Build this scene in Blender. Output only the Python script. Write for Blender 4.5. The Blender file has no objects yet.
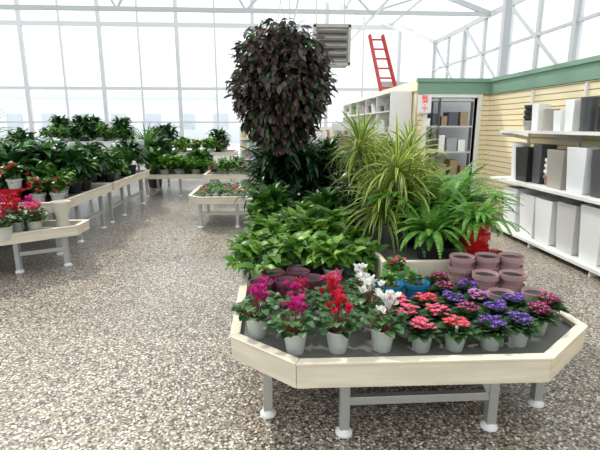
import bpy, math, random
from math import sin, cos, pi, radians, tau
from mathutils import Vector
R = random.Random(7)
S = bpy.context.scene
S.view_settings.view_transform = 'Standard'
S.view_settings.look = 'None'
S.view_settings.exposure = 0.22
V = Vector

# ---------------------------------------------------------------- materials
MATS = {}
def pm(name, col, rough=.5, metal=0., var=0., leaf=False, spec=.5, emit=0., noise=None):
    if name in MATS: return MATS[name]
    m = bpy.data.materials.new(name); m.use_nodes = True
    nt = m.node_tree; N = nt.nodes; L = nt.links
    b = N['Principled BSDF']
    b.inputs['Base Color'].default_value = (*col, 1)
    b.inputs['Roughness'].default_value = rough
    b.inputs['Metallic'].default_value = metal
    b.inputs['Specular IOR Level'].default_value = spec
    if emit:
        b.inputs['Emission Color'].default_value = (*col, 1); b.inputs['Emission Strength'].default_value = emit
    csock = None
    if var:
        g = N.new('ShaderNodeNewGeometry'); mr = N.new('ShaderNodeMapRange')
        mr.inputs['To Min'].default_value = 1-var; mr.inputs['To Max'].default_value = 1+var
        L.new(g.outputs['Random Per Island'], mr.inputs['Value'])
        h = N.new('ShaderNodeHueSaturation'); h.inputs['Color'].default_value = (*col, 1)
        L.new(mr.outputs[0], h.inputs['Value'])
        if leaf:
            mr2 = N.new('ShaderNodeMapRange'); mr2.inputs['To Min'].default_value = .515; mr2.inputs['To Max'].default_value = .48
            L.new(g.outputs['Random Per Island'], mr2.inputs['Value']); L.new(mr2.outputs[0], h.inputs['Hue'])
        csock = h.outputs[0]
        L.new(csock, b.inputs['Base Color'])
    elif noise:
        tc = N.new('ShaderNodeTexCoord'); nz = N.new('ShaderNodeTexNoise'); nz.inputs['Scale'].default_value = noise[0]
        nz.inputs['Detail'].default_value = 4
        mp = N.new('ShaderNodeMapping'); mp.inputs['Scale'].default_value = noise[2] if len(noise) > 2 else (1, 1, 1)
        L.new(tc.outputs['Object'], mp.inputs[0]); L.new(mp.outputs[0], nz.inputs['Vector'])
        mr = N.new('ShaderNodeMapRange'); mr.inputs['From Min'].default_value = .3; mr.inputs['From Max'].default_value = .7
        mr.inputs['To Min'].default_value = 1-noise[1]; mr.inputs['To Max'].default_value = 1+noise[1]*.5
        L.new(nz.outputs[0], mr.inputs['Value'])
        h = N.new('ShaderNodeHueSaturation'); h.inputs['Color'].default_value = (*col, 1); L.new(mr.outputs[0], h.inputs['Value'])
        L.new(h.outputs[0], b.inputs['Base Color'])
    if leaf:
        tr = N.new('ShaderNodeBsdfTranslucent'); mx = N.new('ShaderNodeMixShader'); mx.inputs[0].default_value = .3
        tr.inputs['Color'].default_value = (*[min(1, c*1.3) for c in col], 1)
        if csock: L.new(csock, tr.inputs['Color'])
        L.new(b.outputs[0], mx.inputs[1]); L.new(tr.outputs[0], mx.inputs[2])
        L.new(mx.outputs[0], N['Material Output'].inputs['Surface'])
    MATS[name] = m
    return m

def glass_mat(name, tint, gloss=.08, white=0.):
    m = bpy.data.materials.new(name); m.use_nodes = True
    nt = m.node_tree; N = nt.nodes; L = nt.links
    N.remove(N['Principled BSDF'])
    t = N.new('ShaderNodeBsdfTransparent'); t.inputs[0].default_value = (*tint, 1)
    g = N.new('ShaderNodeBsdfGlossy'); g.inputs['Roughness'].default_value = .05
    mx = N.new('ShaderNodeMixShader'); mx.inputs[0].default_value = gloss
    L.new(t.outputs[0], mx.inputs[1]); L.new(g.outputs[0], mx.inputs[2]); o = mx.outputs[0]
    if white:
        tl = N.new('ShaderNodeBsdfTranslucent'); tl.inputs[0].default_value = (.92, .95, .97, 1)
        m2 = N.new('ShaderNodeMixShader'); m2.inputs[0].default_value = white
        L.new(o, m2.inputs[1]); L.new(tl.outputs[0], m2.inputs[2]); o = m2.outputs[0]
    L.new(o, N['Material Output'].inputs['Surface'])
    return m
GLASS = glass_mat('window_glass', (.95, .98, .99), .06)
POLY = glass_mat('polycarbonate_roof', (.93, .96, .97), .04, .35)

# pebble epoxy floor
def floor_mat():
    m = bpy.data.materials.new('pebble_epoxy_floor'); m.use_nodes = True
    nt = m.node_tree; N = nt.nodes; L = nt.links; b = N['Principled BSDF']
    tc = N.new('ShaderNodeTexCoord')
    vo = N.new('ShaderNodeTexVoronoi'); vo.inputs['Scale'].default_value = 88
    L.new(tc.outputs['Object'], vo.inputs['Vector'])
    sp = N.new('ShaderNodeSeparateColor'); L.new(vo.outputs['Color'], sp.inputs[0])
    cr = N.new('ShaderNodeValToRGB'); cr.color_ramp.interpolation = 'CONSTANT'
    stops = [(0, (.045, .038, .032)), (.19, (.37, .30, .225)), (.37, (.16, .13, .105)), (.53, (.48, .41, .32)), (.67, (.26, .22, .18)), (.81, (.63, .57, .49)), (.93, (.86, .83, .78))]
    e = cr.color_ramp.elements
    e[0].position = 0; e[0].color = (*stops[0][1], 1); e[1].position = stops[1][0]; e[1].color = (*stops[1][1], 1)
    for p, c in stops[2:]:
        k = e.new(p); k.color = (*c, 1)
    L.new(sp.outputs[0], cr.inputs[0])
    nz = N.new('ShaderNodeTexNoise'); nz.inputs['Scale'].default_value = 1.2; L.new(tc.outputs['Object'], nz.inputs['Vector'])
    mr = N.new('ShaderNodeMapRange'); mr.inputs['To Min'].default_value = .85; mr.inputs['To Max'].default_value = 1.12; L.new(nz.outputs[0], mr.inputs[0])
    h = N.new('ShaderNodeHueSaturation'); L.new(cr.outputs[0], h.inputs['Color']); L.new(mr.outputs[0], h.inputs['Value'])
    mg = N.new('ShaderNodeMapRange'); mg.inputs['From Min'].default_value = .4; mg.inputs['From Max'].default_value = .85
    mg.inputs['To Min'].default_value = 0; mg.inputs['To Max'].default_value = .6; L.new(vo.outputs['Distance'], mg.inputs[0])
    mix = N.new('ShaderNodeMix'); mix.data_type = 'RGBA'; mix.inputs[7].default_value = (.08, .07, .06, 1)
    L.new(mg.outputs[0], mix.inputs[0]); L.new(h.outputs[0], mix.inputs[6]); L.new(mix.outputs[2], b.inputs['Base Color'])
    b.inputs['Roughness'].default_value = .28
    bp = N.new('ShaderNodeBump'); bp.inputs['Strength'].default_value = .25; bp.inputs['Distance'].default_value = .003; bp.invert = True
    L.new(vo.outputs['Distance'], bp.inputs['Height']); L.new(bp.outputs[0], b.inputs['Normal'])
    return m

CREAM = pm('cream_painted_wood', (.72, .65, .52), .45, noise=(3, .14, (1, 1, 9)))
CREAMW = pm('cream_slatwall', (.90, .78, .52), .5)
WHITE = pm('white_paint', (.82, .82, .80), .45)
FRAME = pm('window_frame_white', (.60, .62, .64), .5)
GREYW = pm('truss_grey', (.45, .47, .48), .5)
STEEL = pm('galvanised_steel', (.50, .51, .50), .4, .5)
BED = pm('bench_mesh_grey', (.15, .15, .135), .45)
GREEN = pm('green_band', (.19, .33, .24), .5)
SOIL = pm('soil', (.035, .025, .018), .95)
POTW = pm('pot_wrap_pale', (.52, .55, .51), .35)
POTG = pm('pot_plastic_grey', (.42, .45, .43), .4)
MAROON = pm('glazed_maroon', (.13, .03, .055), .15)
BLUE = pm('glazed_blue', (.015, .17, .34), .12)
PGREEN = pm('glazed_green', (.18, .36, .12), .2)
MAUVE = pm('ceramic_mauve', (.37, .23, .235), .3)
REDP = pm('glazed_red', (.42, .01, .012), .15)
BLACKP = pm('black_plastic', (.02, .02, .022), .4)
GREYP = pm('charcoal_planter', (.07, .075, .08), .35)
WHITEP = pm('white_planter_gloss', (.84, .85, .86), .25)
LGREYP = pm('light_grey_planter', (.60, .60, .60), .35)
TAUPE = pm('taupe_planter', (.38, .35, .31), .4)
BROWNP = pm('clay_brown', (.28, .15, .10), .5)
TAGW = pm('tag_white', (.85, .85, .85), .4)
L_MID = pm('leaf_mid', (.085, .22, .03), .4, var=.45, leaf=True)
L_LIGHT = pm('leaf_light', (.17, .36, .05), .4, var=.35, leaf=True)
L_DARK = pm('leaf_dark', (.020, .072, .020), .3, var=.5, leaf=True)
L_DEEP = pm('leaf_deep', (.04, .130, .028), .35, var=.45, leaf=True)
L_YEL = pm('leaf_yellow_edge', (.46, .52, .11), .4, var=.3, leaf=True)
L_STR = pm('leaf_stripe_green', (.09, .24, .04), .4, var=.35, leaf=True)
L_BRONZE = pm('leaf_bronze', (.055, .048, .036), .35, var=.6, leaf=True)
L_BRONZE2 = pm('leaf_bronze_purple', (.10, .055, .06), .35, var=.5, leaf=True)
L_FERN = pm('leaf_fern', (.10, .29, .03), .5, var=.3, leaf=True)
L_CYC = pm('leaf_cyclamen', (.055, .15, .045), .4, var=.5, leaf=True)
L_VIO = pm('leaf_violet', (.035, .10, .028), .6, var=.4, leaf=True)
STEM = pm('stem_green', (.12, .22, .06), .5)
STEMR = pm('stem_reddish', (.20, .06, .05), .5)
BARK = pm('cane_bark', (.20, .15, .10), .8)
F = dict(magenta=pm('petal_magenta', (.50, .01, .17), .5, var=.3, leaf=True),
         red=pm('petal_red', (.55, .008, .02), .5, var=.3, leaf=True),
         pink=pm('petal_pink', (.72, .10, .22), .5, var=.25, leaf=True),
         white=pm('petal_white', (.85, .85, .82), .5, var=.1, leaf=True),
         purple=pm('petal_purple', (.13, .04, .42), .5, var=.35, leaf=True),
         lilac=pm('petal_lilac', (.50, .18, .50), .5, var=.3, leaf=True),
         plum=pm('petal_plum', (.26, .01, .13), .5, var=.3, leaf=True),
         salmon=pm('petal_salmon', (.70, .06, .12), .5, var=.3, leaf=True),
         yellow=pm('petal_yellow', (.80, .50, .03), .5, var=.1))

# ---------------------------------------------------------------- mesh builder
PROF = {'oval': [.12, .75, 1, .72, .03], 'heart': [.55, 1, .85, .5, .03], 'strap': [.6, 1, .95, .8, .5, .04],
        'petal': [.25, .85, 1, .7], 'lance': [.2, .9, 1, .8, .45, .03], 'simple': [.15, 1, .03], 'round': [.4, 1, 1, .5]}
class MB:
    def __init__(s): s.v = []; s.f = []; s.mi = []; s.mats = []; s.sm = []
    def m(s, mat):
        if mat not in s.mats: s.mats.append(mat)
        return s.mats.index(mat)
    def face(s, idx, mat, sm=False): s.f.append(idx); s.mi.append(s.m(mat)); s.sm.append(sm)
    def box(s, a, b, mat):
        x0, y0, z0 = a; x1, y1, z1 = b; k = len(s.v)
        s.v += [(x0, y0, z0), (x1, y0, z0), (x1, y1, z0), (x0, y1, z0), (x0, y0, z1), (x1, y0, z1), (x1, y1, z1), (x0, y1, z1)]
        for q in ((0, 3, 2, 1), (4, 5, 6, 7), (0, 1, 5, 4), (1, 2, 6, 5), (2, 3, 7, 6), (3, 0, 4, 7)): s.face(tuple(k+i for i in q), mat)
    def beam(s, a, b, w, h, mat, up=(0, 0, 1)):
        a = V(a); b = V(b); d = (b-a).normalized(); up = V(up)
        if abs(d.dot(up)) > .99: up = V((0, 1, 0))
        sd = d.cross(up).normalized(); u = sd.cross(d).normalized(); k = len(s.v)
        for p in (a, b):
            for x, y in ((-1, -1), (1, -1), (1, 1), (-1, 1)): s.v.append(tuple(p+sd*x*w/2+u*y*h/2))
        for q in ((0, 1, 2, 3), (7, 6, 5, 4), (0, 4, 5, 1), (1, 5, 6, 2), (2, 6, 7, 3), (3, 7, 4, 0)): s.face(tuple(k+i for i in q), mat)
    def ringwall(s, poly, o_out, o_in, z0, z1, mat):
        """mitred frame following a CCW polygon, between two offsets; one closed piece per side"""
        n = len(poly)
        def off(o):
            out = []
            for i in range(n):
                p0 = V(poly[i-1]); p1 = V(poly[i]); p2 = V(poly[(i+1) % n])
                d1 = (p1-p0).normalized(); d2 = (p2-p1).normalized()
                n1 = V((d1.y, -d1.x)); n2 = V((d2.y, -d2.x)); bis = (n1+n2).normalized()
                out.append(p1+bis*(o/bis.dot(n1)))
            return out
        A = off(o_out); B = off(o_in)
        for i in range(n):
            j = (i+1) % n; k = len(s.v)
            g = (A[j]-A[i]).normalized()*.0012
            for z in (z0, z1): s.v += [(*(A[i]+g), z), (*(A[j]-g), z), (*(B[j]-g), z), (*(B[i]+g), z)]
            for q in ((3, 2, 1, 0), (4, 5, 6, 7), (0, 1, 5, 4), (1, 2, 6, 5), (2, 3, 7, 6), (3, 0, 4, 7)): s.face(tuple(k+t for t in q), mat)
    def lathe(s, prof, c, mat, seg=20, sm=True, mats=None):
        k = len(s.v); n = len(prof)
        for r, z in prof:
            for j in range(seg):
                a = tau*j/seg; s.v.append((c[0]+r*cos(a), c[1]+r*sin(a), c[2]+z))
        for i in range(n-1):
            mm = mats[i] if mats else mat
            for j in range(seg):
                j2 = (j+1) % seg
                s.face((k+i*seg+j, k+i*seg+j2, k+(i+1)*seg+j2, k+(i+1)*seg+j), mm, sm)
    def disc(s, r, c, mat, seg=20):
        k = len(s.v); s.v += [(c[0]+r*cos(tau*j/seg), c[1]+r*sin(tau*j/seg), c[2]) for j in range(seg)]
        s.face(tuple(range(k, k+seg)), mat)
    def tube(s, pts, rad, mat, seg=6):
        k = len(s.v); n = len(pts); pts = [V(p) for p in pts]
        for i, p in enumerate(pts):
            d = (pts[min(i+1, n-1)]-pts[max(i-1, 0)]).normalized()
            a = d.cross(V((0, 0, 1))) if abs(d.z) < .95 else d.cross(V((1, 0, 0)))
            a.normalize(); bb = d.cross(a); r = rad[i] if isinstance(rad, (list, tuple)) else rad
            for j in range(seg):
                t = tau*j/seg; s.v.append(tuple(p+a*cos(t)*r+bb*sin(t)*r))
        for i in range(n-1):
            for j in range(seg):
                j2 = (j+1) % seg
                s.face((k+i*seg+j, k+i*seg+j2, k+(i+1)*seg+j2, k+(i+1)*seg+j), mat, True)
    def leaf(s, p, az, el, L, W, droop, mat, prof='oval', roll=0., fold=.2, edge=None):
        w = PROF[prof]; n = len(w)-1; pos = V(p); e = el; k = len(s.v)
        cols = 4 if edge else 3
        for i in range(n+1):
            d = V((cos(e)*cos(az), cos(e)*sin(az), sin(e))); sd = V((-sin(az), cos(az), 0)); u = d.cross(sd)
            s2 = sd*cos(roll)+u*sin(roll); u2 = u*cos(roll)-sd*sin(roll); hw = W/2*w[i]
            if edge: s.v += [tuple(pos+s2*hw+u2*fold*hw), tuple(pos+s2*hw*.45), tuple(pos-s2*hw*.45), tuple(pos-s2*hw+u2*fold*hw)]
            else: s.v += [tuple(pos+s2*hw+u2*fold*hw), tuple(pos), tuple(pos-s2*hw+u2*fold*hw)]
            pos = pos+d*(L/n); e -= droop/n
        for i in range(n):
            for c in range(cols-1):
                a = k+i*cols+c
                s.face((a, a+1, a+cols+1, a+cols), (edge if edge and c != 1 else mat), True)
        return pos
    def pot(s, rt, rb, h, mat, c=(0, 0, 0), seg=20, rim=.15, lip=1.06, soil=True, z0=0):
        t = .08*rt
        prof = [(0.001, z0), (rb, z0), (rb+(rt-rb)*(1-rim), z0+h*(1-rim)), (rt*lip, z0+h*(1-rim)), (rt*lip, z0+h), (rt*lip-t, z0+h), (rt*.9-t*.5, z0+h*.84)]
        s.lathe(prof, c, mat, seg, sm=False)
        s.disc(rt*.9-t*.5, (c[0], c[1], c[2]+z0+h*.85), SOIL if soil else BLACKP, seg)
    def sqpot(s, wt, wb, h, mat, c, dt=None, z0=0, inner=None):
        dt = dt or wt; db = wb*dt/wt; k = len(s.v); t = .02
        def ring(w, d, z): s.v.extend([(c[0]+x*w/2, c[1]+y*d/2, c[2]+z) for x, y in ((-1, -1), (1, -1), (1, 1), (-1, 1))])
        ring(wb, db, z0); ring(wt, dt, z0+h); ring(wt-2*t, dt-2*t, z0+h); ring(wt-2.2*t, dt-2.2*t, z0+h*.86)
        s.face((k+3, k+2, k+1, k), mat)
        for i in range(3):
            for j in range(4):
                j2 = (j+1) % 4; s.face((k+4*i+j, k+4*i+j2, k+4*i+4+j2, k+4*i+4+j), mat)
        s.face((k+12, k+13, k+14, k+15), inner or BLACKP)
    def mesh(s, name):
        me = bpy.data.meshes.new(name); me.from_pydata([tuple(x) for x in s.v], [], s.f)
        for m in s.mats: me.materials.append(m)
        me.polygons.foreach_set('material_index', s.mi); me.polygons.foreach_set('use_smooth', s.sm); me.update()
        return me
    def obj(s, name, loc=(0, 0, 0), bevel=0):
        o = bpy.data.objects.new(name, s.mesh(name)); S.collection.objects.link(o); o.location = loc
        if bevel:
            bv = o.modifiers.new('bevel', 'BEVEL'); bv.width = bevel; bv.segments = 2; bv.limit_method = 'ANGLE'
        return o
def put(me, name, loc, rz=None, s=1., sz=None):
    o = bpy.data.objects.new(name, me); S.collection.objects.link(o); o.location = loc
    o.rotation_euler[2] = R.uniform(0, tau) if rz is None else rz
    o.scale = (s, s, sz or s); return o
U = R.uniform

# ---------------------------------------------------------------- plants
def tag(b, r, z):
    az = U(0, tau); x, y = cos(az)*r, sin(az)*r
    b.box((x-.006, y-.001, z-.02), (x+.006, y+.001, z+.025), TAGW)
def cyclamen(col, pot=POTW, rt=.058, h=.11, n=15, tall=.12):
    b = MB(); b.pot(rt, rt*.72, h, pot, rim=.1, lip=1.04)
    for i in range(75):
        az = U(0, tau); el = U(.2, 1.35); l = U(.04, .105)
        st = V((cos(az)*.015, sin(az)*.015, h*.85)); tip = st+V((cos(az)*cos(el)*l, sin(az)*cos(el)*l, .015+sin(el)*l*.8))
        b.tube([st, tip], .0018, STEMR, 4)
        b.leaf(tip, az+U(-.4, .4), U(-.2, .6), U(.034, .048), U(.038, .05), .7, L_CYC, 'heart', U(-.3, .3))
    for i in range(n):
        az = U(0, tau); r = U(.0, .065); hh = h+.03+tall*U(.45, 1.1)
        top = V((cos(az)*r, sin(az)*r, hh)); b.tube([(0, 0, h*.85), (top.x*.4, top.y*.4, hh*.7), top], .0018, STEMR, 4)
        a0 = U(0, tau)
        for j in range(5): b.leaf(top, a0+tau*j/5, U(.6, 1.25), U(.024, .034), U(.017, .023), U(-.4, .3), F[col], 'petal', U(-.8, .8))
    return b.mesh('cyclamen_'+col)
def violet(col, pot=POTG, rt=.05, h=.085, n=26):
    b = MB(); b.pot(rt, rt*.75, h, pot)
    if R.random() < .3: tag(b, rt*.7, h+.02)
    for i in range(44):
        az = i*2.4+U(-.2, .2); ring = i/44; el = .12+1.1*ring
        b.leaf((cos(az)*.014, sin(az)*.014, h*.95), az, el, .034+.05*(1-ring)+.015, U(.034, .046), .7, L_VIO, 'round' if i % 2 else 'oval', U(-.2, .2))
    for i in range(n):
        az = U(0, tau); r = .052*math.sqrt(U(0, 1)); top = V((cos(az)*r, sin(az)*r, h+U(.045, .07)-.25*r))
        b.tube([(0, 0, h), top], .0012, STEM, 4)
        a0 = U(0, tau); tl = U(-.2, .5)
        for j in range(5): b.leaf(top, a0+tau*j/5, .25+tl*cos(tau*j/5), U(.012, .016), .015, .3, F[col], 'petal')
        b.lathe([(.0032, 0), (.0032, .002), (.0005, .004)], tuple(top), F['yellow'], 6)
    return b.mesh('violet_'+col)
def bush(name, n, rx, rz, L, W, mats, prof='oval', base=0., el=(-.2, 1.3), pot=None, droop=1.0, stems=True, flowers=None, nf=0, fs=.03, edge=None):
    """domed bush of leaves: stems radiate from the pot, leaves attached along them"""
    b = MB(); z0 = 0
    if pot: b.pot(pot[0], pot[0]*.75, pot[1], pot[2]); z0 = pot[1]*.85
    ns = max(6, n//9)
    for i in range(ns):
        az = U(0, tau); e = U(.1, 1.5) if i % 3 else U(.9, 1.5)
        end = V((cos(az)*cos(e)*rx, sin(az)*cos(e)*rx, z0+base+sin(e)*rz)); st = V((cos(az)*.02, sin(az)*.02, z0))
        mid = st.lerp(end, .5)+V((0, 0, .12*rz))
        if stems: b.tube([st, mid, end], [.004, .003, .002], STEM, 4)
        for j in range(n//ns):
            t = U(.3, 1.0); p = (st.lerp(mid, t*2) if t < .5 else mid.lerp(end, t*2-1))
            b.leaf(p, az+U(-1.4, 1.4), U(*el), L*U(.7, 1.15), W*U(.75, 1.15), droop*U(.5, 1.3), R.choice(mats), prof, U(-.4, .4), .2, edge)
    for i in range(nf):
        az = U(0, tau); e = U(.3, 1.5); p = V((cos(az)*cos(e)*rx, sin(az)*cos(e)*rx, z0+base+sin(e)*rz*1.08))
        for j in range(6): b.leaf(p, U(0, tau), U(-.2, 1.2), fs, fs*.8, .4, F[R.choice(flowers)], 'petal')
    return b.mesh(name)
def strapplant(name, n, L, W, mat, edge=None, pot=None, z=0., heads=((0, 0, 0),), droop=1.6, el=(.1, 1.4), prof='strap'):
    b = MB()
    if pot: b.pot(pot[0], pot[0]*.75, pot[1], pot[2])
    z0 = pot[1]*.85 if pot else 0
    for hx, hy, hz in heads:
        if hz > .02: b.tube([(hx*.3, hy*.3, z0), (hx*.7, hy*.7, z0+hz*.5), (hx, hy, z0+hz+.05)], .012, BARK, 6)
        for i in range(n):
            az = i*2.4+U(-.3, .3); t = i/n; e = el[0]+(el[1]-el[0])*t+U(-.15, .15)
            b.leaf((hx+cos(az)*.01, hy+sin(az)*.01, z0+hz+.08*t), az, e, L*U(.75, 1.1), W*U(.8, 1.1), droop*U(.6, 1.3)*(1.1-.5*t), mat, prof, U(-.3, .3), .3, edge)
    return b.mesh(name)
def fern(name, n, L, pot=None, z=0.):
    b = MB()
    if pot: b.pot(pot[0], pot[0]*.75, pot[1], pot[2])
    z0 = pot[1]*.9 if pot else 0
    for i in range(n):
        az = U(0, tau); e = U(.55, 1.5); l = L*U(.6, 1.1); seg = 22; pos = V((cos(az)*.03, sin(az)*.03, z0)); dr = U(1.1, 2.2)
        pts = []
        for j in range(seg):
            d = V((cos(e)*cos(az), cos(e)*sin(az), sin(e))); sd = V((-sin(az), cos(az), 0)); u = d.cross(sd)
            pts.append(pos.copy()); t = j/seg
            if j > 2:
                pl = .055*(L/.55)*sin(pi*min(1, (t*.9+.1)))**.6*(1-t*.35); w = l/seg*.42
                for sg in (-1, 1):
                    dd = (sd*sg+d*.25-u*.25).normalized(); kk = len(b.v)
                    b.v += [tuple(pos-d*w), tuple(pos+dd*pl*.6-d*w*.9), tuple(pos+dd*pl), tuple(pos+dd*pl*.6+d*w), tuple(pos+d*w)]
                    b.face(tuple(range(kk, kk+5)), L_FERN)
            pos = pos+d*(l/seg); e -= dr/seg
        b.tube(pts[::4]+[pts[-1]], .002, STEM, 3)
    return b.mesh(name)

# ---------------------------------------------------------------- room shell
XL, XR, YB, YF = -13.0, 5.6, -4.0, 16.0
EZ, RX, RZ = 4.3, -3.7, 7.4
fb = MB(); fb.box((XL, YB, -.1), (XR, YF, 0), floor_mat()); fb.obj('floor')
gb = MB(); gb.box((-80, -60, -.4), (80, 120, -.15), pm('snowy_ground', (.75, .76, .78), .8)); gb.obj('ground_outside')

def zroof(x): return EZ+(RZ-EZ)*(1-abs(x-RX)/(XR-RX))
def gable(name, y):
    b = MB()
    b.box((XL, y-.06, 0), (XR, y+.06, .5), WHITE)
    x = XL; i = 0
    while x <= XR+.01:
        w = .12 if i % 2 == 0 else .05
        b.beam((x, y, .5), (x, y, zroof(x)), w, .09, FRAME); x += 1.24; i += 1
    for z in (.55, 1.65, 2.75, 4.75): b.beam((XL, y, z), (XR, y, z), .08, .14 if z > 4 else (.10 if z > 2 else .05), FRAME)
    b.beam((XL, y, EZ), (RX, y, RZ), .1, .16, WHITE); b.beam((RX, y, RZ), (XR, y, EZ), .1, .16, WHITE)
    b.obj(name)
    g = MB(); g.v = [(XL, y, .5), (XR, y, .5), (XR, y, EZ), (RX, y, RZ), (XL, y, EZ)]; g.face((0, 1, 2, 3, 4), GLASS)
    g.obj('window_'+name.split('_')[1])
gable('wall_back', YF); gable('wall_rear', YB)
for nm, x in (('wall_left', XL), ('wall_right', XR)):
    b = MB(); b.box((x-.06, YB, 0), (x+.06, YF, .5), WHITE)
    y = YB; i = 0
    while y <= YF+.01:
        b.beam((x, y, .5), (x, y, EZ), .07 if i % 2 else .14, .12, GREYW); y += 1.25; i += 1
    for z in (2.4, 3.4, EZ): b.beam((x, YB, z), (x, YF, z), .1, .12 if z != 3.4 else .05, GREYW)
    if x > 0:
        for y in (6., 8.5, 11, 13.5): b.beam((x-.05, y, 2.4), (x-.05, y+2.5, EZ), .05, .06, GREYW)
    b.obj(nm)
    g = MB(); g.v = [(x, YB, .5), (x, YF, .5), (x, YF, EZ), (x, YB, EZ)]; g.face((0, 1, 2, 3), POLY if x > 0 else GLASS); g.obj('window_'+nm.split('_')[1])
b = MB()
b.v = [(XL, YB, EZ+.1), (XL, YF, EZ+.1), (RX, YF, RZ+.1), (RX, YB, RZ+.1), (XR, YB, EZ+.1), (XR, YF, EZ+.1)]
b.face((0, 1, 2, 3), POLY); b.face((3, 2, 5, 4), POLY); b.obj('ceiling')
b = MB()   # trusses and purlins
for y in (0, 4, 8, 12):
    b.beam((XL, y, EZ), (XR, y, EZ), .07, .10, GREYW)
    if y == 12: b.beam((XL, y, EZ+.42), (XR, y, EZ+.42), .05, .06, GREYW)
    for a, c in ((XL, RX), (RX, XR)): b.beam((a, y, zroof(a)), (c, y, zroof(c)), .08, .12, GREYW)
    n = 12; st = (XR-XL)/n
    for i in range(n):
        x0 = XL+i*st; x1 = x0+st
        if i % 2 == 0: b.beam((x0, y, EZ), (x1, y, zroof(x1)-.05), .04, .05, GREYW)
        else: b.beam((x0, y, zroof(x0)-.05), (x1, y, EZ), .04, .05, GREYW)
for i in range(13):
    x = XL+i*(XR-XL)/12; b.beam((x, YB, zroof(x)+.03), (x, YF, zroof(x)+.03), .05, .06, GREYW)
b.beam((2.6, YB, EZ-.05), (2.6, YF, EZ-.05), .05, .05, STEEL)
b.beam((.6, YB, EZ-.12), (.6, YF, EZ-.12), .04, .04, STEEL)
b.beam((4.3, 8.6, 0), (4.3, 8.6, zroof(4.3)), .12, .12, GREYW)
b.obj('trim_roof_trusses')

# store partition (cream room) -------------------------------------------------
WX, WY, WH, LX = 3.85, 8.0, 2.32, 2.56
def slat(b, a, c, z0, z1, nrm):
    """horizontal slatwall boards between xy points a,c"""
    z = z0
    while z < z1-.01:
        zz = min(z+.085, z1)
        p = V((a[0], a[1], (z+zz)/2)); q = V((c[0], c[1], (z+zz)/2)); o = V((nrm[0], nrm[1], 0))*.012
        b.beam(p+o, q+o, .02, zz-z-.012, CREAMW); z = zz
DX0, DX1, DH = 2.72, 3.62, 2.02
b = MB()
CD = pm('slat_groove', (.50, .42, .28), .6)
b.box((LX, WY, 0), (DX0, WY+.12, WH), CD); b.box((DX1, WY, 0), (WX, WY+.12, WH), CD); b.box((DX0, WY, DH), (DX1, WY+.12, WH), CREAMW)
slat(b, (LX, WY), (DX0-.06, WY), .1, 2.08, (0, -1)); slat(b, (DX1+.06, WY), (WX, WY), .1, 2.08, (0, -1))
b.box((LX-.03, WY-.05, 2.08), (WX, WY-.001, WH), GREEN); b.box((LX-.05, WY-.08, WH-.04), (WX, WY+.02, WH+.02), GREEN)
b.obj('wall_partition')
b = MB(); b.box((WX, YB+.1, 0), (WX+.12, WY+.12, WH), CD); slat(b, (WX, YB+.1), (WX, WY), .1, 2.08, (-1, 0))
b.box((WX-.05, YB+.1, 2.08), (WX-.001, WY, WH), GREEN); b.box((WX-.08, YB+.1, WH-.04), (WX+.12, WY, WH+.02), GREEN); b.obj('wall_store')
b = MB(); b.box((LX, WY+.12, 0), (LX+.1, 14, WH), CREAMW); b.box((LX-.03, WY, 2.14), (LX-.001, 14, WH), CREAMW); b.obj('wall_side')
b = MB()
b.box((DX0-.07, WY-.04, 0), (DX0, WY+.14, DH+.07), WHITE); b.box((DX1, WY-.04, 0), (DX1+.07, WY+.14, DH+.07), WHITE)
b.box((DX0, WY-.04, DH), (DX1, WY+.14, DH+.07), WHITE); b.obj('trim_door', bevel=.006)
b = MB(); b.box((LX+.1, WY+3.4, 0), (XR-.1, WY+3.5, 2.6), pm('back_room_grey', (.50, .52, .53), .6)); b.obj('wall_backroom')
b = MB()
for x in (2.9, 3.9, 4.9):
    for y in (10.6, 11.1): b.beam((x, y, 0), (x, y, 2.2), .05, .05, GREYP)
for z in (.3, .9, 1.5, 2.1): b.box((2.9, 10.58, z), (4.9, 11.12, z+.04), STEEL)
cl = [pm('carton_brown', (.35, .25, .16), .8), pm('tub_grey', (.35, .37, .40), .5), WHITEP, pm('tub_dark', (.08, .09, .11), .5)]
for z in (.34, .94, 1.54):
    x = 2.98
    while x < 4.6:
        w = U(.15, .3); b.box((x, 10.62, z), (x+w-.03, 11.0, z+U(.15, .4)), R.choice(cl)); x += w+U(0, .1)
b.obj('storeroom_shelf')
b = MB(); b.box((3.2, 8.6, 2.2), (3.35, 10.2, 2.25), pm('added_fill_glow', (1, .98, .92), .5, emit=9)); b.box((3.15, 8.55, 2.25), (3.4, 10.25, 2.30), WHITE); b.obj('added_room_fill_light')  # invented glowing fixture, added to brighten the dark room behind the door

# exit sign
b = MB(); b.box((0, 0, 0), (.22, .04, .30), WHITEP)
RS = pm('exit_red', (.75, .02, .02), .5, emit=.4)
for i in range(4):
    z = .235-i*.066; x = .06
    if i == 0: segs = [((0, 0), (0, 5)), ((0, 0), (8, 0)), ((0, 2.5), (7, 2.5)), ((0, 5), (8, 5))]
    elif i == 1: segs = [((0, 0), (8, 5)), ((8, 0), (0, 5))]
    elif i == 2: segs = [((4, 0), (4, 5))]
    else: segs = [((0, 5), (8, 5)), ((4, 0), (4, 5))]
    for p, q in segs: b.beam((x+p[0]*.012, -.004, z+p[1]*.0095), (x+q[0]*.012, -.004, z+q[1]*.0095), .008, .013, RS, up=(0, 1, 0) if p[0] == q[0] else (0, 0, 1))
b.obj('exit_sign', (LX-.02, WY-.1, 1.76))
b = MB(); RL = pm('ladder_red', (.45, .03, .02), .4)
for s_ in (-.19, .19): b.beam((s_, 0, 0), (s_*.85-.26, .5, 1.4), .04, .09, RL)
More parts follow.
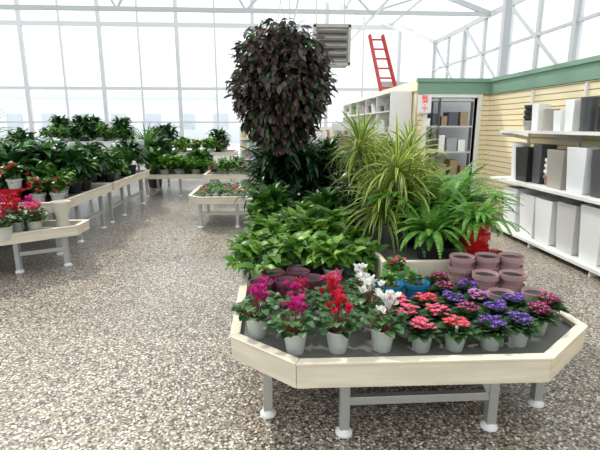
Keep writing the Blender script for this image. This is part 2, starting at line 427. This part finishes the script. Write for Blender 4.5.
for i in range(6):
    t = (i+.5)/6; b.beam((-.19+t*-.23, .5*t, 1.4*t), (.19-t*.29, .5*t, 1.4*t), .04, .04, RL)
b.obj('stepladder', (2.85, 11.2, WH))
b = MB(); b.box((LX, WY+.12, WH-.02), (WX+.12, 14, WH), WHITE); b.obj('ceiling_store')

# unit heater
b = MB(); HG = pm('heater_grey', (.42, .40, .36), .5)
b.box((0, 0, 0), (.68, .5, .72), HG)
for i in range(9): b.beam((.06, -.03, .08+i*.07), (.62, -.03, .08+i*.07), .055, .018, GREYP if i % 2 else HG, up=(0, -.6, 1))
b.box((-.02, -.05, .68), (.70, 0, .74), HG); b.box((-.02, -.05, -.02), (.70, 0, .04), HG); b.box((-.02, -.05, 0), (.03, 0, .72), HG); b.box((.65, -.05, 0), (.70, 0, .72), HG)
for x in (.06, .62): b.tube([(x, .3, .72), (x, .3, EZ-2.70)], .012, STEEL)
b.obj('unit_heater', (.84, 9.2, 2.70))

# ---------------------------------------------------------------- benches
def bench(name, poly, ztop, legs, h=.13, rails=(), bedz=.06, foot=True, mat=CREAM):
    b = MB(); n = len(poly)
    b.ringwall(poly, .012, -.022, ztop-h, ztop-.012, mat)
    b.ringwall(poly, .02, -.032, ztop-.012, ztop, mat)
    k = len(b.v)
    for z in (ztop-bedz, ztop-bedz-.03): b.v += [(x, y, z) for x, y in poly]
    b.face(tuple(range(k, k+n)), BED); b.face(tuple(range(k+2*n-1, k+n-1, -1)), BED)
    for x, y in legs:
        b.beam((x, y, .03), (x, y, ztop-bedz-.031), .05, .05, STEEL)
        if foot: b.lathe([(.045, 0), (.045, .012), (.022, .035), (.022, .09)], (x, y, 0), WHITEP, 14)
    for p, q in rails: b.beam(p, q, .035, .045, STEEL)
    return b.obj(name, bevel=.003)
main = [(-.21, 6.3), (-.21, 2.15), (.10, 1.86), (1.28, 1.84), (1.66, 2.15), (1.66, 6.3)]
lg = [(-.04, 2.2), (.35, 2.02), (1.12, 2.02), (1.48, 2.2), (-.04, 4.2), (1.48, 4.2), (-.04, 6.1), (1.48, 6.1)]
bench('octagonal_plant_bench', main, .5, lg, bedz=.035, rails=[((.35, 2.02, .19), (1.12, 2.02, .19)), ((.35, 2.02, .3), (.35, 4.2, .3)), ((1.12, 2.02, .3), (1.12, 4.2, .3)), ((1.12, 2.02, .19), (1.0, 2.02, .40)), ((.35, 2.02, .19), (.35, 2.35, .40)), ((-.04, 2.2, .3), (-.04, 4.2, .3)), ((1.48, 2.2, .3), (1.48, 4.2, .3))])
b = MB()
tier = [(.74, 6.2), (.74, 2.90), (1.64, 2.90), (1.64, 6.2)]
b.ringwall(tier, .0, -.035, .466, .64, CREAM); b.box((.78, 2.94, .54), (1.60, 6.16, .58), BED)
b.obj('raised_plant_tier', bevel=.003)
L1 = [(-4.6, 5.25), (-4.6, 4.35), (-2.85, 4.45), (-2.15, 4.95), (-2.15, 5.25)]
bench('low_plant_bench', L1, .48, [(-2.74, 4.82), (-2.33, 5.04), (-4.2, 4.6), (-4.2, 5.1)], h=.11, rails=[((-2.74, 4.82, .2), (-2.33, 5.04, .2))])
for y0, y1 in ((5.35, 7.1), (7.2, 9.3)):
    bench('side_plant_bench', [(-5.0, y1), (-5.0, y0), (-2.5, y0), (-2.5, y1)], .67, [(-2.62, y0+.15), (-2.62, y0+.75), (-2.62, y1-.15), (-4.8, y0+.2), (-4.8, y1-.2)], h=.12, rails=[((-2.62, y0+.15, .25), (-2.62, y1-.15, .25))])
def rb(name, x0, y0, x1, y1, z, h, mat=CREAM, bedz=.06):
    bench(name, [(x0, y1), (x0, y0), (x1, y0), (x1, y1)], z, [(x0+.12, y0+.12), (x1-.12, y0+.12), ((x0+x1)/2, y0+.12), (x0+.12, y1-.12), (x1-.12, y1-.12)], h=h, mat=mat, bedz=bedz)
rb('tall_white_bench', -4.9, 9.8, -3.0, 10.9, 1.22, .16, WHITE)
rb('rear_plant_bench', -2.9, 10.0, -1.2, 11.2, .5, .1)
rb('rear_plant_bench', -4.6, 12.2, -1.0, 13.4, .85, .1)
rb('rear_plant_bench', -10.5, 10.5, -5.4, 12, .7, .1)
bench('small_plant_bench', [(-1.28, 8.1), (-1.28, 6.95), (-1.1, 6.75), (.1, 6.75), (.1, 8.1)], .5, [(-1.12, 6.9), (-.55, 6.9), (0, 6.9), (-1.15, 8.0), (0, 8.0)], h=.11, rails=[((-1.12, 6.9, .22), (0, 6.9, .22))])
rb('small_plant_bench', -1.35, 9.0, .2, 10.0, .6, .1)
rb('small_plant_bench', .5, 8.4, 2.0, 9.6, .7, .1)

# ---------------------------------------------------------------- foreground flowers
BZ = .466
CY = {c: [cyclamen(c), cyclamen(c), cyclamen(c)] for c in ('magenta', 'red', 'pink', 'white')}
VI = {c: [violet(c), violet(c)] for c in ('pink', 'purple', 'lilac', 'plum', 'salmon')}
def cyc(c, x, y, z=BZ, s=1.): put(R.choice(CY[c]), 'potted_cyclamen', (x, y, z), s=s)
def vio(c, x, y, z=BZ, s=1.): put(R.choice(VI[c]), 'potted_african_violet', (x, y, z), s=s)
for c, x, y, s in (('magenta', -.09, 2.2, 1.02), ('magenta', .10, 2.02, 1.02), ('red', .31, 2.02, 1.05), ('white', .53, 2.02, 1.05), ('white', .52, 2.26, 1.05), ('magenta', -.06, 2.42, .85), ('red', .31, 2.27, 1), ('magenta', .12, 2.26, .95), ('pink', .34, 2.49, .85), ('red', .16, 2.47, .75), ('white', .52, 2.5, 1.0)):
    cyc(c, x, y, s=s)
for c, x, y in (('pink', .72, 2.00), ('salmon', .89, 2.00), ('purple', 1.07, 2.00), ('purple', 1.23, 2.03), ('plum', 1.40, 2.15),
                ('pink', .70, 2.16), ('pink', .86, 2.17), ('plum', 1.02, 2.17), ('purple', 1.19, 2.19), ('plum', 1.53, 2.28), ('purple', 1.35, 2.30),
                ('pink', .69, 2.32), ('salmon', .85, 2.34), ('purple', 1.01, 2.34), ('lilac', 1.17, 2.36), ('plum', 1.02, 2.51), ('purple', 1.17, 2.53), ('plum', 1.05, 2.68)):
    vio(c, x, y, s=1.08)
def ceramic(mat, rt, h, rim=.18, lip=1.05):
    b = MB(); b.pot(rt, rt*.72, h, mat, seg=28, rim=rim, lip=lip, soil=False); return b.mesh('glazed_pot')
me = ceramic(MAROON, .062, .12)
for x, y in ((-.08, 2.64), (.08, 2.66), (.24, 2.70), (-.01, 2.82), (.16, 2.84)): put(me, 'maroon_glazed_pot', (x, y, BZ), s=1.2)
me = bush('blue_pot_plant', 50, .05, .06, .04, .028, [L_MID, L_LIGHT], 'heart', pot=(.068, .12, BLUE), el=(.2, 1.3))
for x, y in ((.70, 2.56), (.87, 2.58)): put(me, 'potted_plant_in_blue_glazed_pot', (x, y, BZ), s=1.2)
me = bush('green_pot_plant', 40, .06, .06, .045, .032, [L_MID], 'heart', pot=(.062, .13, PGREEN), flowers=['pink'], nf=5, el=(.2, 1.3), fs=.02)
put(me, 'potted_plant_in_green_glazed_pot', (.80, 2.78, BZ), s=1.35)
b = MB()
for x, y, n in ((1.24, 2.78, 3), (1.41, 2.78, 3), (1.57, 2.77, 3), (1.33, 2.62, 2), (1.50, 2.61, 2), (1.57, 2.46, 1), (1.36, 2.46, 1)):
    for i in range(n): b.pot(.076, .055, .11, MAUVE, (x, y, i*.068), 28, rim=.3, lip=1.05, soil=False)
b.obj('stacked_mauve_pots', (0, 0, BZ))

TZ = .581
b = MB(); b.pot(.095, .075, .13, REDP, (0, 0, 0), 28, rim=.2, soil=False); b.pot(.10, .08, .12, REDP, (0, 0, .10), 28, rim=.3, soil=False); b.pot(.105, .085, .12, REDP, (0, 0, .19), 28, rim=.3)
b.obj('red_glazed_pots', (1.45, 3.06, TZ))
b = MB(); b.pot(.055, .045, .10, REDP, seg=28, rim=.3, soil=False); b.obj('red_glazed_pots', (1.56, 2.97, TZ))
FA = fern('fern_a', 50, .36); put(FA, 'boston_fern', (1.45, 3.06, TZ+.28))
FB = fern('fern_b', 90, .52, pot=(.12, .2, BLACKP))
for x, y, s in ((1.16, 3.17, .9), (1.42, 3.52, 1.15), (1.18, 3.62, 1.15), (1.50, 3.95, 1.2), (1.40, 4.5, 1.1)): put(FB, 'boston_fern', (x, y, TZ), s=s)
D1 = strapplant('dracaena_a', 75, .44, .028, L_STR, L_YEL, pot=(.12, .2, GREYP), heads=((0, 0, .40), (.10, .06, .22), (-.1, .04, .10)), droop=1.7, el=(-.4, 1.45))
D2 = strapplant('dracaena_b', 65, .38, .026, L_STR, L_YEL, pot=(.11, .18, GREYP), heads=((0, 0, .30), (-.08, .08, .5)), droop=1.6, el=(-.4, 1.45))
put(D1, 'variegated_dracaena', (.98, 3.5, TZ), 0, 1.0)
put(D2, 'variegated_dracaena', (.92, 4.15, TZ), 1, 1.1)
put(D2, 'variegated_dracaena', (1.22, 3.95, TZ), 2, 1.0)
put(D2, 'variegated_dracaena', (1.1, 5.3, TZ), 2, 1.1)
SYN = bush('syngonium', 170, .21, .20, .12, .085, [L_LIGHT, L_MID], 'heart', pot=(.075, .11, POTG), droop=1.0)
POTH = bush('pothos', 190, .24, .16, .11, .08, [L_MID, L_LIGHT, L_MID], 'heart', pot=(.08, .11, POTG), el=(-.6, .9))
AGL = bush('aglaonema', 130, .22, .27, .20, .075, [L_DEEP, L_MID], 'lance', pot=(.085, .13, BLACKP), el=(.1, 1.4))
LILY = bush('peace_lily', 150, .22, .38, .25, .08, [L_DARK, L_DEEP], 'lance', pot=(.10, .15, BLACKP), el=(.1, 1.4), droop=1.5)
DARK = strapplant('dark_dracaena', 46, .45, .065, L_DARK, pot=(.12, .2, BLACKP), heads=((0, 0, .30), (.05, .04, .12), (-.05, .03, .45)), droop=1.6, el=(0, 1.4))
CROT = bush('croton', 130, .19, .24, .14, .055, [L_DEEP, L_MID, L_LIGHT], 'oval', pot=(.08, .12, POTG))
def field(x0, x1, y0, y1, z, step, kinds, jit=.05, smin=.85, smax=1.15):
    y = y0
    while y <= y1:
        x = x0+U(0, step*.4)
        while x <= x1:
            me, nm = R.choice(kinds); put(me, nm, (x+U(-jit, jit), y+U(-jit, jit), z), s=U(smin, smax)); x += step*U(.9, 1.1)
        y += step*.95
kA = [(SYN, 'potted_syngonium'), (POTH, 'potted_pothos')]
kB = [(AGL, 'potted_aglaonema'), (POTH, 'potted_pothos'), (SYN, 'potted_syngonium'), (CROT, 'potted_croton')]
kC = [(LILY, 'potted_peace_lily'), (AGL, 'potted_aglaonema')]
for x, y, m_, n_ in ((-.1, 3.10, POTH, 'potted_pothos'), (.16, 3.18, SYN, 'potted_syngonium'), (.42, 3.02, SYN, 'potted_syngonium'), (.58, 3.2, POTH, 'potted_pothos'), (-.12, 3.4, POTH, 'potted_pothos'), (.3, 3.42, POTH, 'potted_pothos')):
    put(m_, n_, (x, y, BZ), s=.95)
field(-.06, .6, 3.62, 4.4, BZ, .27, kA+kB)
field(-.06, .6, 4.5, 5.2, BZ, .27, kB)
for x, y in ((-.02, 5.3), (.22, 5.5), (.42, 5.3), (.62, 5.5), (.1, 5.85), (.5, 5.95)): put(DARK, 'dark_dracaena', (x, y, BZ), s=U(.95, 1.15))
field(.95, 1.45, 4.6, 6.0, TZ, .36, kC, smin=1.1, smax=1.4)

# hanging basket with bronze foliage
b = MB()
b.pot(.16, .11, .16, GREYP, (0, 0, -.10), 20)
BL = [L_BRONZE]*6+[L_BRONZE2]*3+[L_DEEP]
def ball(n, lo, hi, l0, l1):
    for i in range(n):
        ct = U(-1, 1); st_ = math.sqrt(1-ct*ct); az = U(0, tau); k = U(lo, hi)
        lump = 1+.08*sin(3*az+5*ct)+.07*sin(7*az-4*ct)
        rr = .43*st_*k*lump*(1.0 if ct > -.1 else 1-.18*(-ct)); z = ct*.56*k+.01
        b.leaf((cos(az)*rr, sin(az)*rr, z), az+U(-1, 1), U(-1.3, .5), U(l0, l1), U(.032, .052), U(.3, 1.2), R.choice(BL), 'oval', U(-.6, .6))
ball(3500, .76, 1.05, .07, .12); ball(1800, .45, .8, .10, .14)
for i in range(60):
    az = U(0, tau); zz = U(-.5, .5); r = .4*math.sqrt(1-(zz/.6)**2); b.tube([(0, 0, .05), (cos(az)*r*.6, sin(az)*r*.6, .1+zz*.4), (cos(az)*r, sin(az)*r, zz)], .004, STEMR, 4)
for i in range(3):
    a = tau*i/3; b.tube([(cos(a)*.16, sin(a)*.16, .05), (0, 0, .75)], .003, STEEL, 4)
b.tube([(0, 0, .75), (0, 0, EZ-1.90)], .006, STEEL, 5)
b.obj('hanging_foliage_basket', (.09, 4.4, 1.90))

# ---------------------------------------------------------------- left plants
KAL = bush('kalanchoe', 90, .13, .13, .07, .055, [L_DEEP, L_MID], 'oval', pot=(.065, .10, POTW), flowers=['red'], nf=22, fs=.026)
KALP = bush('kalanchoe_pink', 80, .13, .13, .07, .055, [L_DEEP, L_MID], 'oval', pot=(.065, .10, POTW), flowers=['pink', 'lilac'], nf=12, fs=.026)
lz = .421
x = -4.4
while x < -2.7:
    cyc(R.choice(['pink', 'red', 'magenta', 'white', 'pink']), x, 4.57+U(0, .03), lz, 1.25); x += .17
x = -4.4
while x < -2.5:
    cyc(R.choice(['pink', 'pink', 'red', 'magenta']), x, 4.8+U(0, .04), lz, 1.3); x += .17
x = -4.3
while x < -2.5:
    cyc(R.choice(['red', 'pink', 'red', 'magenta']), x, 5.05, lz, 1.35); x += .18
b = MB(); b.lathe([(.001, 0), (.075, 0), (.07, .02), (.06, .14), (.09, .22), (.10, .3), (.105, .31), (.095, .31), (.08, .25)], (0, 0, 0), pm('ivory_ceramic', (.62, .58, .48), .3), 24); b.disc(.082, (0, 0, .26), SOIL)
b.obj('ivory_urn', (-2.34, 5.06, lz))
b = MB(); b.pot(.12, .08, .20, REDP, seg=28, rim=.25); b.obj('red_glazed_pots', (-3.15, 5.6, .611))
for x in (-4.3, -4.05, -3.75, -3.45, -3.1, -2.85, -2.65): put(KAL, 'potted_kalanchoe', (x, 5.6+U(-.1, .1), .611+(.18 if x == -3.1 else 0)), s=1.3)
field(-4.6, -2.65, 5.95, 6.95, .611, .29, kC+[(CROT, 'potted_croton')], smin=1, smax=1.25)
field(-4.6, -2.65, 7.4, 9.1, .611, .34, kC+kB, smin=1, smax=1.25)
field(-4.7, -3.2, 10.0, 10.7, 1.161, .32, [(SYN, 'potted_syngonium'), (CROT, 'potted_croton'), (CROT, 'potted_croton'), (LILY, 'potted_peace_lily')], smin=.9, smax=1.1)
field(-2.7, -1.4, 10.2, 11.0, .441, .32, kB+kC, smin=1.1, smax=1.5)
field(-4.4, -1.2, 12.4, 13.2, .791, .38, [(LILY, 'potted_peace_lily'), (KALP, 'potted_kalanchoe'), (SYN, 'potted_syngonium')], smin=1.1, smax=1.4)
field(-10, -5.6, 10.8, 11.8, .641, .5, kC+kA, smin=1.1, smax=1.5)
PALM = strapplant('corner_palm', 60, .75, .05, L_MID, pot=(.2, .35, BLACKP), heads=((0, 0, .3), (.1, .1, .6)), droop=1.2, el=(.2, 1.45), prof='lance')
for x, y, s in ((-6.1, 9.6, 1.3), (-7.2, 9.4, 1.0), (-5.6, 9.3, 1.0), (-3.0, 11.7, 1.0)): put(PALM, 'potted_palm', (x, y, 0), s=s)
SUC = [bush('succulent%d' % i, 30, .04, .04, .035, .02, [m_], 'oval', pot=(.04, .06, R.choice([POTG, POTW])), stems=False) for i, m_ in enumerate((L_MID, L_LIGHT, L_DEEP, L_STR, L_MID, F['pink']))]
y = 6.9
while y < 8.0:
    x = -1.12
    while x < .02: put(R.choice(SUC), 'potted_succulent', (x, y, .441), s=1.35); x += .125
    y += .14
y = 9.15
while y < 9.9:
    x = -1.2
    while x < .1: put(R.choice([KAL, KALP, SUC[0], CROT, SUC[1], CROT]), 'potted_kalanchoe', (x, y, .541), s=.9); x += .24
    y += .24
field(.65, 1.9, 8.55, 9.4, .641, .34, kB, smin=.8, smax=1.0)
PK = [pm('packet_%d' % i, c, .6) for i, c in enumerate(((.5, .22, .15), (.6, .5, .2), (.25, .38, .2), (.8, .8, .75), (.45, .3, .35), (.35, .4, .45), (.7, .68, .62)))]
def rack(name, x, y, w, h, rows):
    b = MB()
    for xx in (0, w): b.beam((xx, 0, 0), (xx, 0, h), .04, .04, WHITE)
    b.box((0, .05, 0), (w, .08, h), WHITE)
    for i in range(rows):
        z = .25+i*(h-.3)/rows; b.box((0, -.18, z), (w, .05, z+.025), WHITE); xx = .03
        while xx < w-.1:
            pw = U(.07, .12); b.box((xx, -.16+U(0, .04), z+.025), (xx+pw-.012, -.06, z+.025+U(.1, .19)), R.choice(PK)); xx += pw
    b.obj(name, (x, y, 0))
rack('seed_packet_rack', -.75, 11.2, .9, 1.5, 5); rack('seed_packet_rack', .35, 11.4, 1.0, 1.4, 5); rack('seed_packet_rack', 1.5, 11.4, .6, 1.6, 5)
rack('seed_packet_rack', -.9, 13.2, 1.0, 1.5, 5); rack('seed_packet_rack', .5, 13.4, 1.4, 1.5, 5)

# white shelving along store side
b = MB(); y0, y1 = 8.3, 13.8; n = 5
for i in range(n+1):
    y = y0+(y1-y0)*i/n; b.box((LX-.42, y-.015, 0), (LX-.03, y+.015, 2.15), WHITE)
for z in (.15, .6, 1.0, 1.4, 1.8, 2.13):
    b.box((LX-.42, y0, z-.012), (LX-.03, y1, z+.012), WHITE)
    y = y0+.05
    if z < 2.1:
        while y < y1-.25:
            w = U(.1, .2); hh = U(.10, .24)
            b.pot(w/2*.9, w/2*.7, hh, R.choice([WHITEP, WHITEP, TAUPE, TAUPE, BROWNP, GREYP, PGREEN]), (LX-.3, y+w/2, z+.013), 12, soil=False)
            y += w+U(.02, .12)
b.obj('pottery_shelf_unit')

# right store shelves with planters
b = MB(); SX = 3.28; YE = 6.6
for z in (.10, .80, 1.48):
    b.box((SX if z < 1.4 else SX+.08, 2.0, z-.035), (WX-.03, YE, z), WHITE)
for y in (2.0, 3.15, 4.3, 5.45, YE):
    b.box((WX-.06, y-.015, 0), (WX-.025, y+.015, 2.05), WHITE); b.box((SX+.02, y-.012, 0), (WX-.03, y+.012, .07), WHITE)
    for z in (.72, 1.40): b.beam((SX+.12, y, z+.04), (WX-.05, y, z-.04), .02, .05, WHITE)
b.obj('wall_display_shelves')
PM = [WHITEP, WHITEP, GREYP, BLACKP, WHITEP, LGREYP, TAUPE]
def planter_row(z, y0, y1, wr, hr, mats, xc, name, p_round=.2, gap=(.02, .08), stack=0):
    y = y0; i_ = 0
    while y < y1:
        w = U(*wr); h = U(*hr); b = MB(); m_ = mats[i_ % len(mats)]; r_ = R.random(); i_ += R.choice((1, 1, 2))
        if r_ < stack:
            w = .17
            for i in range(4): b.pot(w/2, w*.36, .13, R.choice([BROWNP, MAUVE, TAUPE]) if i == 0 else m_, (0, 0, i*.07), 20, rim=.3, soil=False)
        elif r_ < stack+p_round: b.pot(w/2*.95, w*.38, h, m_, (0, 0, 0), 28, rim=.06, lip=1.02, soil=False)
        else: b.sqpot(w, w*.82, h, m_, (0, 0, 0))
        b.obj(name, (xc, y+w/2, z+.001), bevel=.004); y += w+U(*gap)
planter_row(.10, 2.2, 6.15, (.34, .40), (.54, .62), [WHITEP, WHITEP, LGREYP, WHITEP, WHITEP], 3.52, 'tall_square_planter', 0)
planter_row(.80, 2.2, 6.25, (.20, .34), (.36, .56), PM, 3.53, 'square_planter', .12, (.01, .06), .2)
planter_row(1.48, 2.2, 6.3, (.15, .26), (.24, .42), [BLACKP, GREYP, WHITEP, WHITEP, TAUPE, WHITEP, BLACKP], 3.58, 'round_planter', .3, (.01, .07), .12)

b = MB(); b.box((-30, 45, -.2), (-3, 55, 4.0), pm('far_building', (.80, .82, .84), .8)); b.box((-30.5, 44.5, 4.0), (-2.5, 55.5, 4.4), pm('far_roof', (.66, .69, .72), .8))
for i in range(8): b.box((-28+i*3.2, 44.9, 1.2), (-26.6+i*3.2, 45, 2.6), pm('far_windows', (.55, .6, .65), .3))
b.obj('neighbouring_building')

# ---------------------------------------------------------------- lighting
w = bpy.data.worlds.new('sky'); S.world = w; w.use_nodes = True
nt = w.node_tree; bg = nt.nodes['Background']; bg.inputs[0].default_value = (.94, .97, 1.0, 1); bg.inputs[1].default_value = 1.25
sd = bpy.data.lights.new('sun', 'SUN'); sd.energy = 4.2; sd.angle = radians(4); sd.color = (1, .93, .82)
so = bpy.data.objects.new('sun', sd); S.collection.objects.link(so)
so.rotation_euler = V((.5, -.6, -.95)).to_track_quat('-Z', 'Y').to_euler()

cd = bpy.data.cameras.new('camera'); cd.lens = 27; cd.sensor_width = 36; cd.clip_end = 500
co = bpy.data.objects.new('camera', cd); S.collection.objects.link(co); co.location = (0, 0, 1.55)
co.rotation_euler = (radians(77.5), 0, radians(-3.5)); S.camera = co
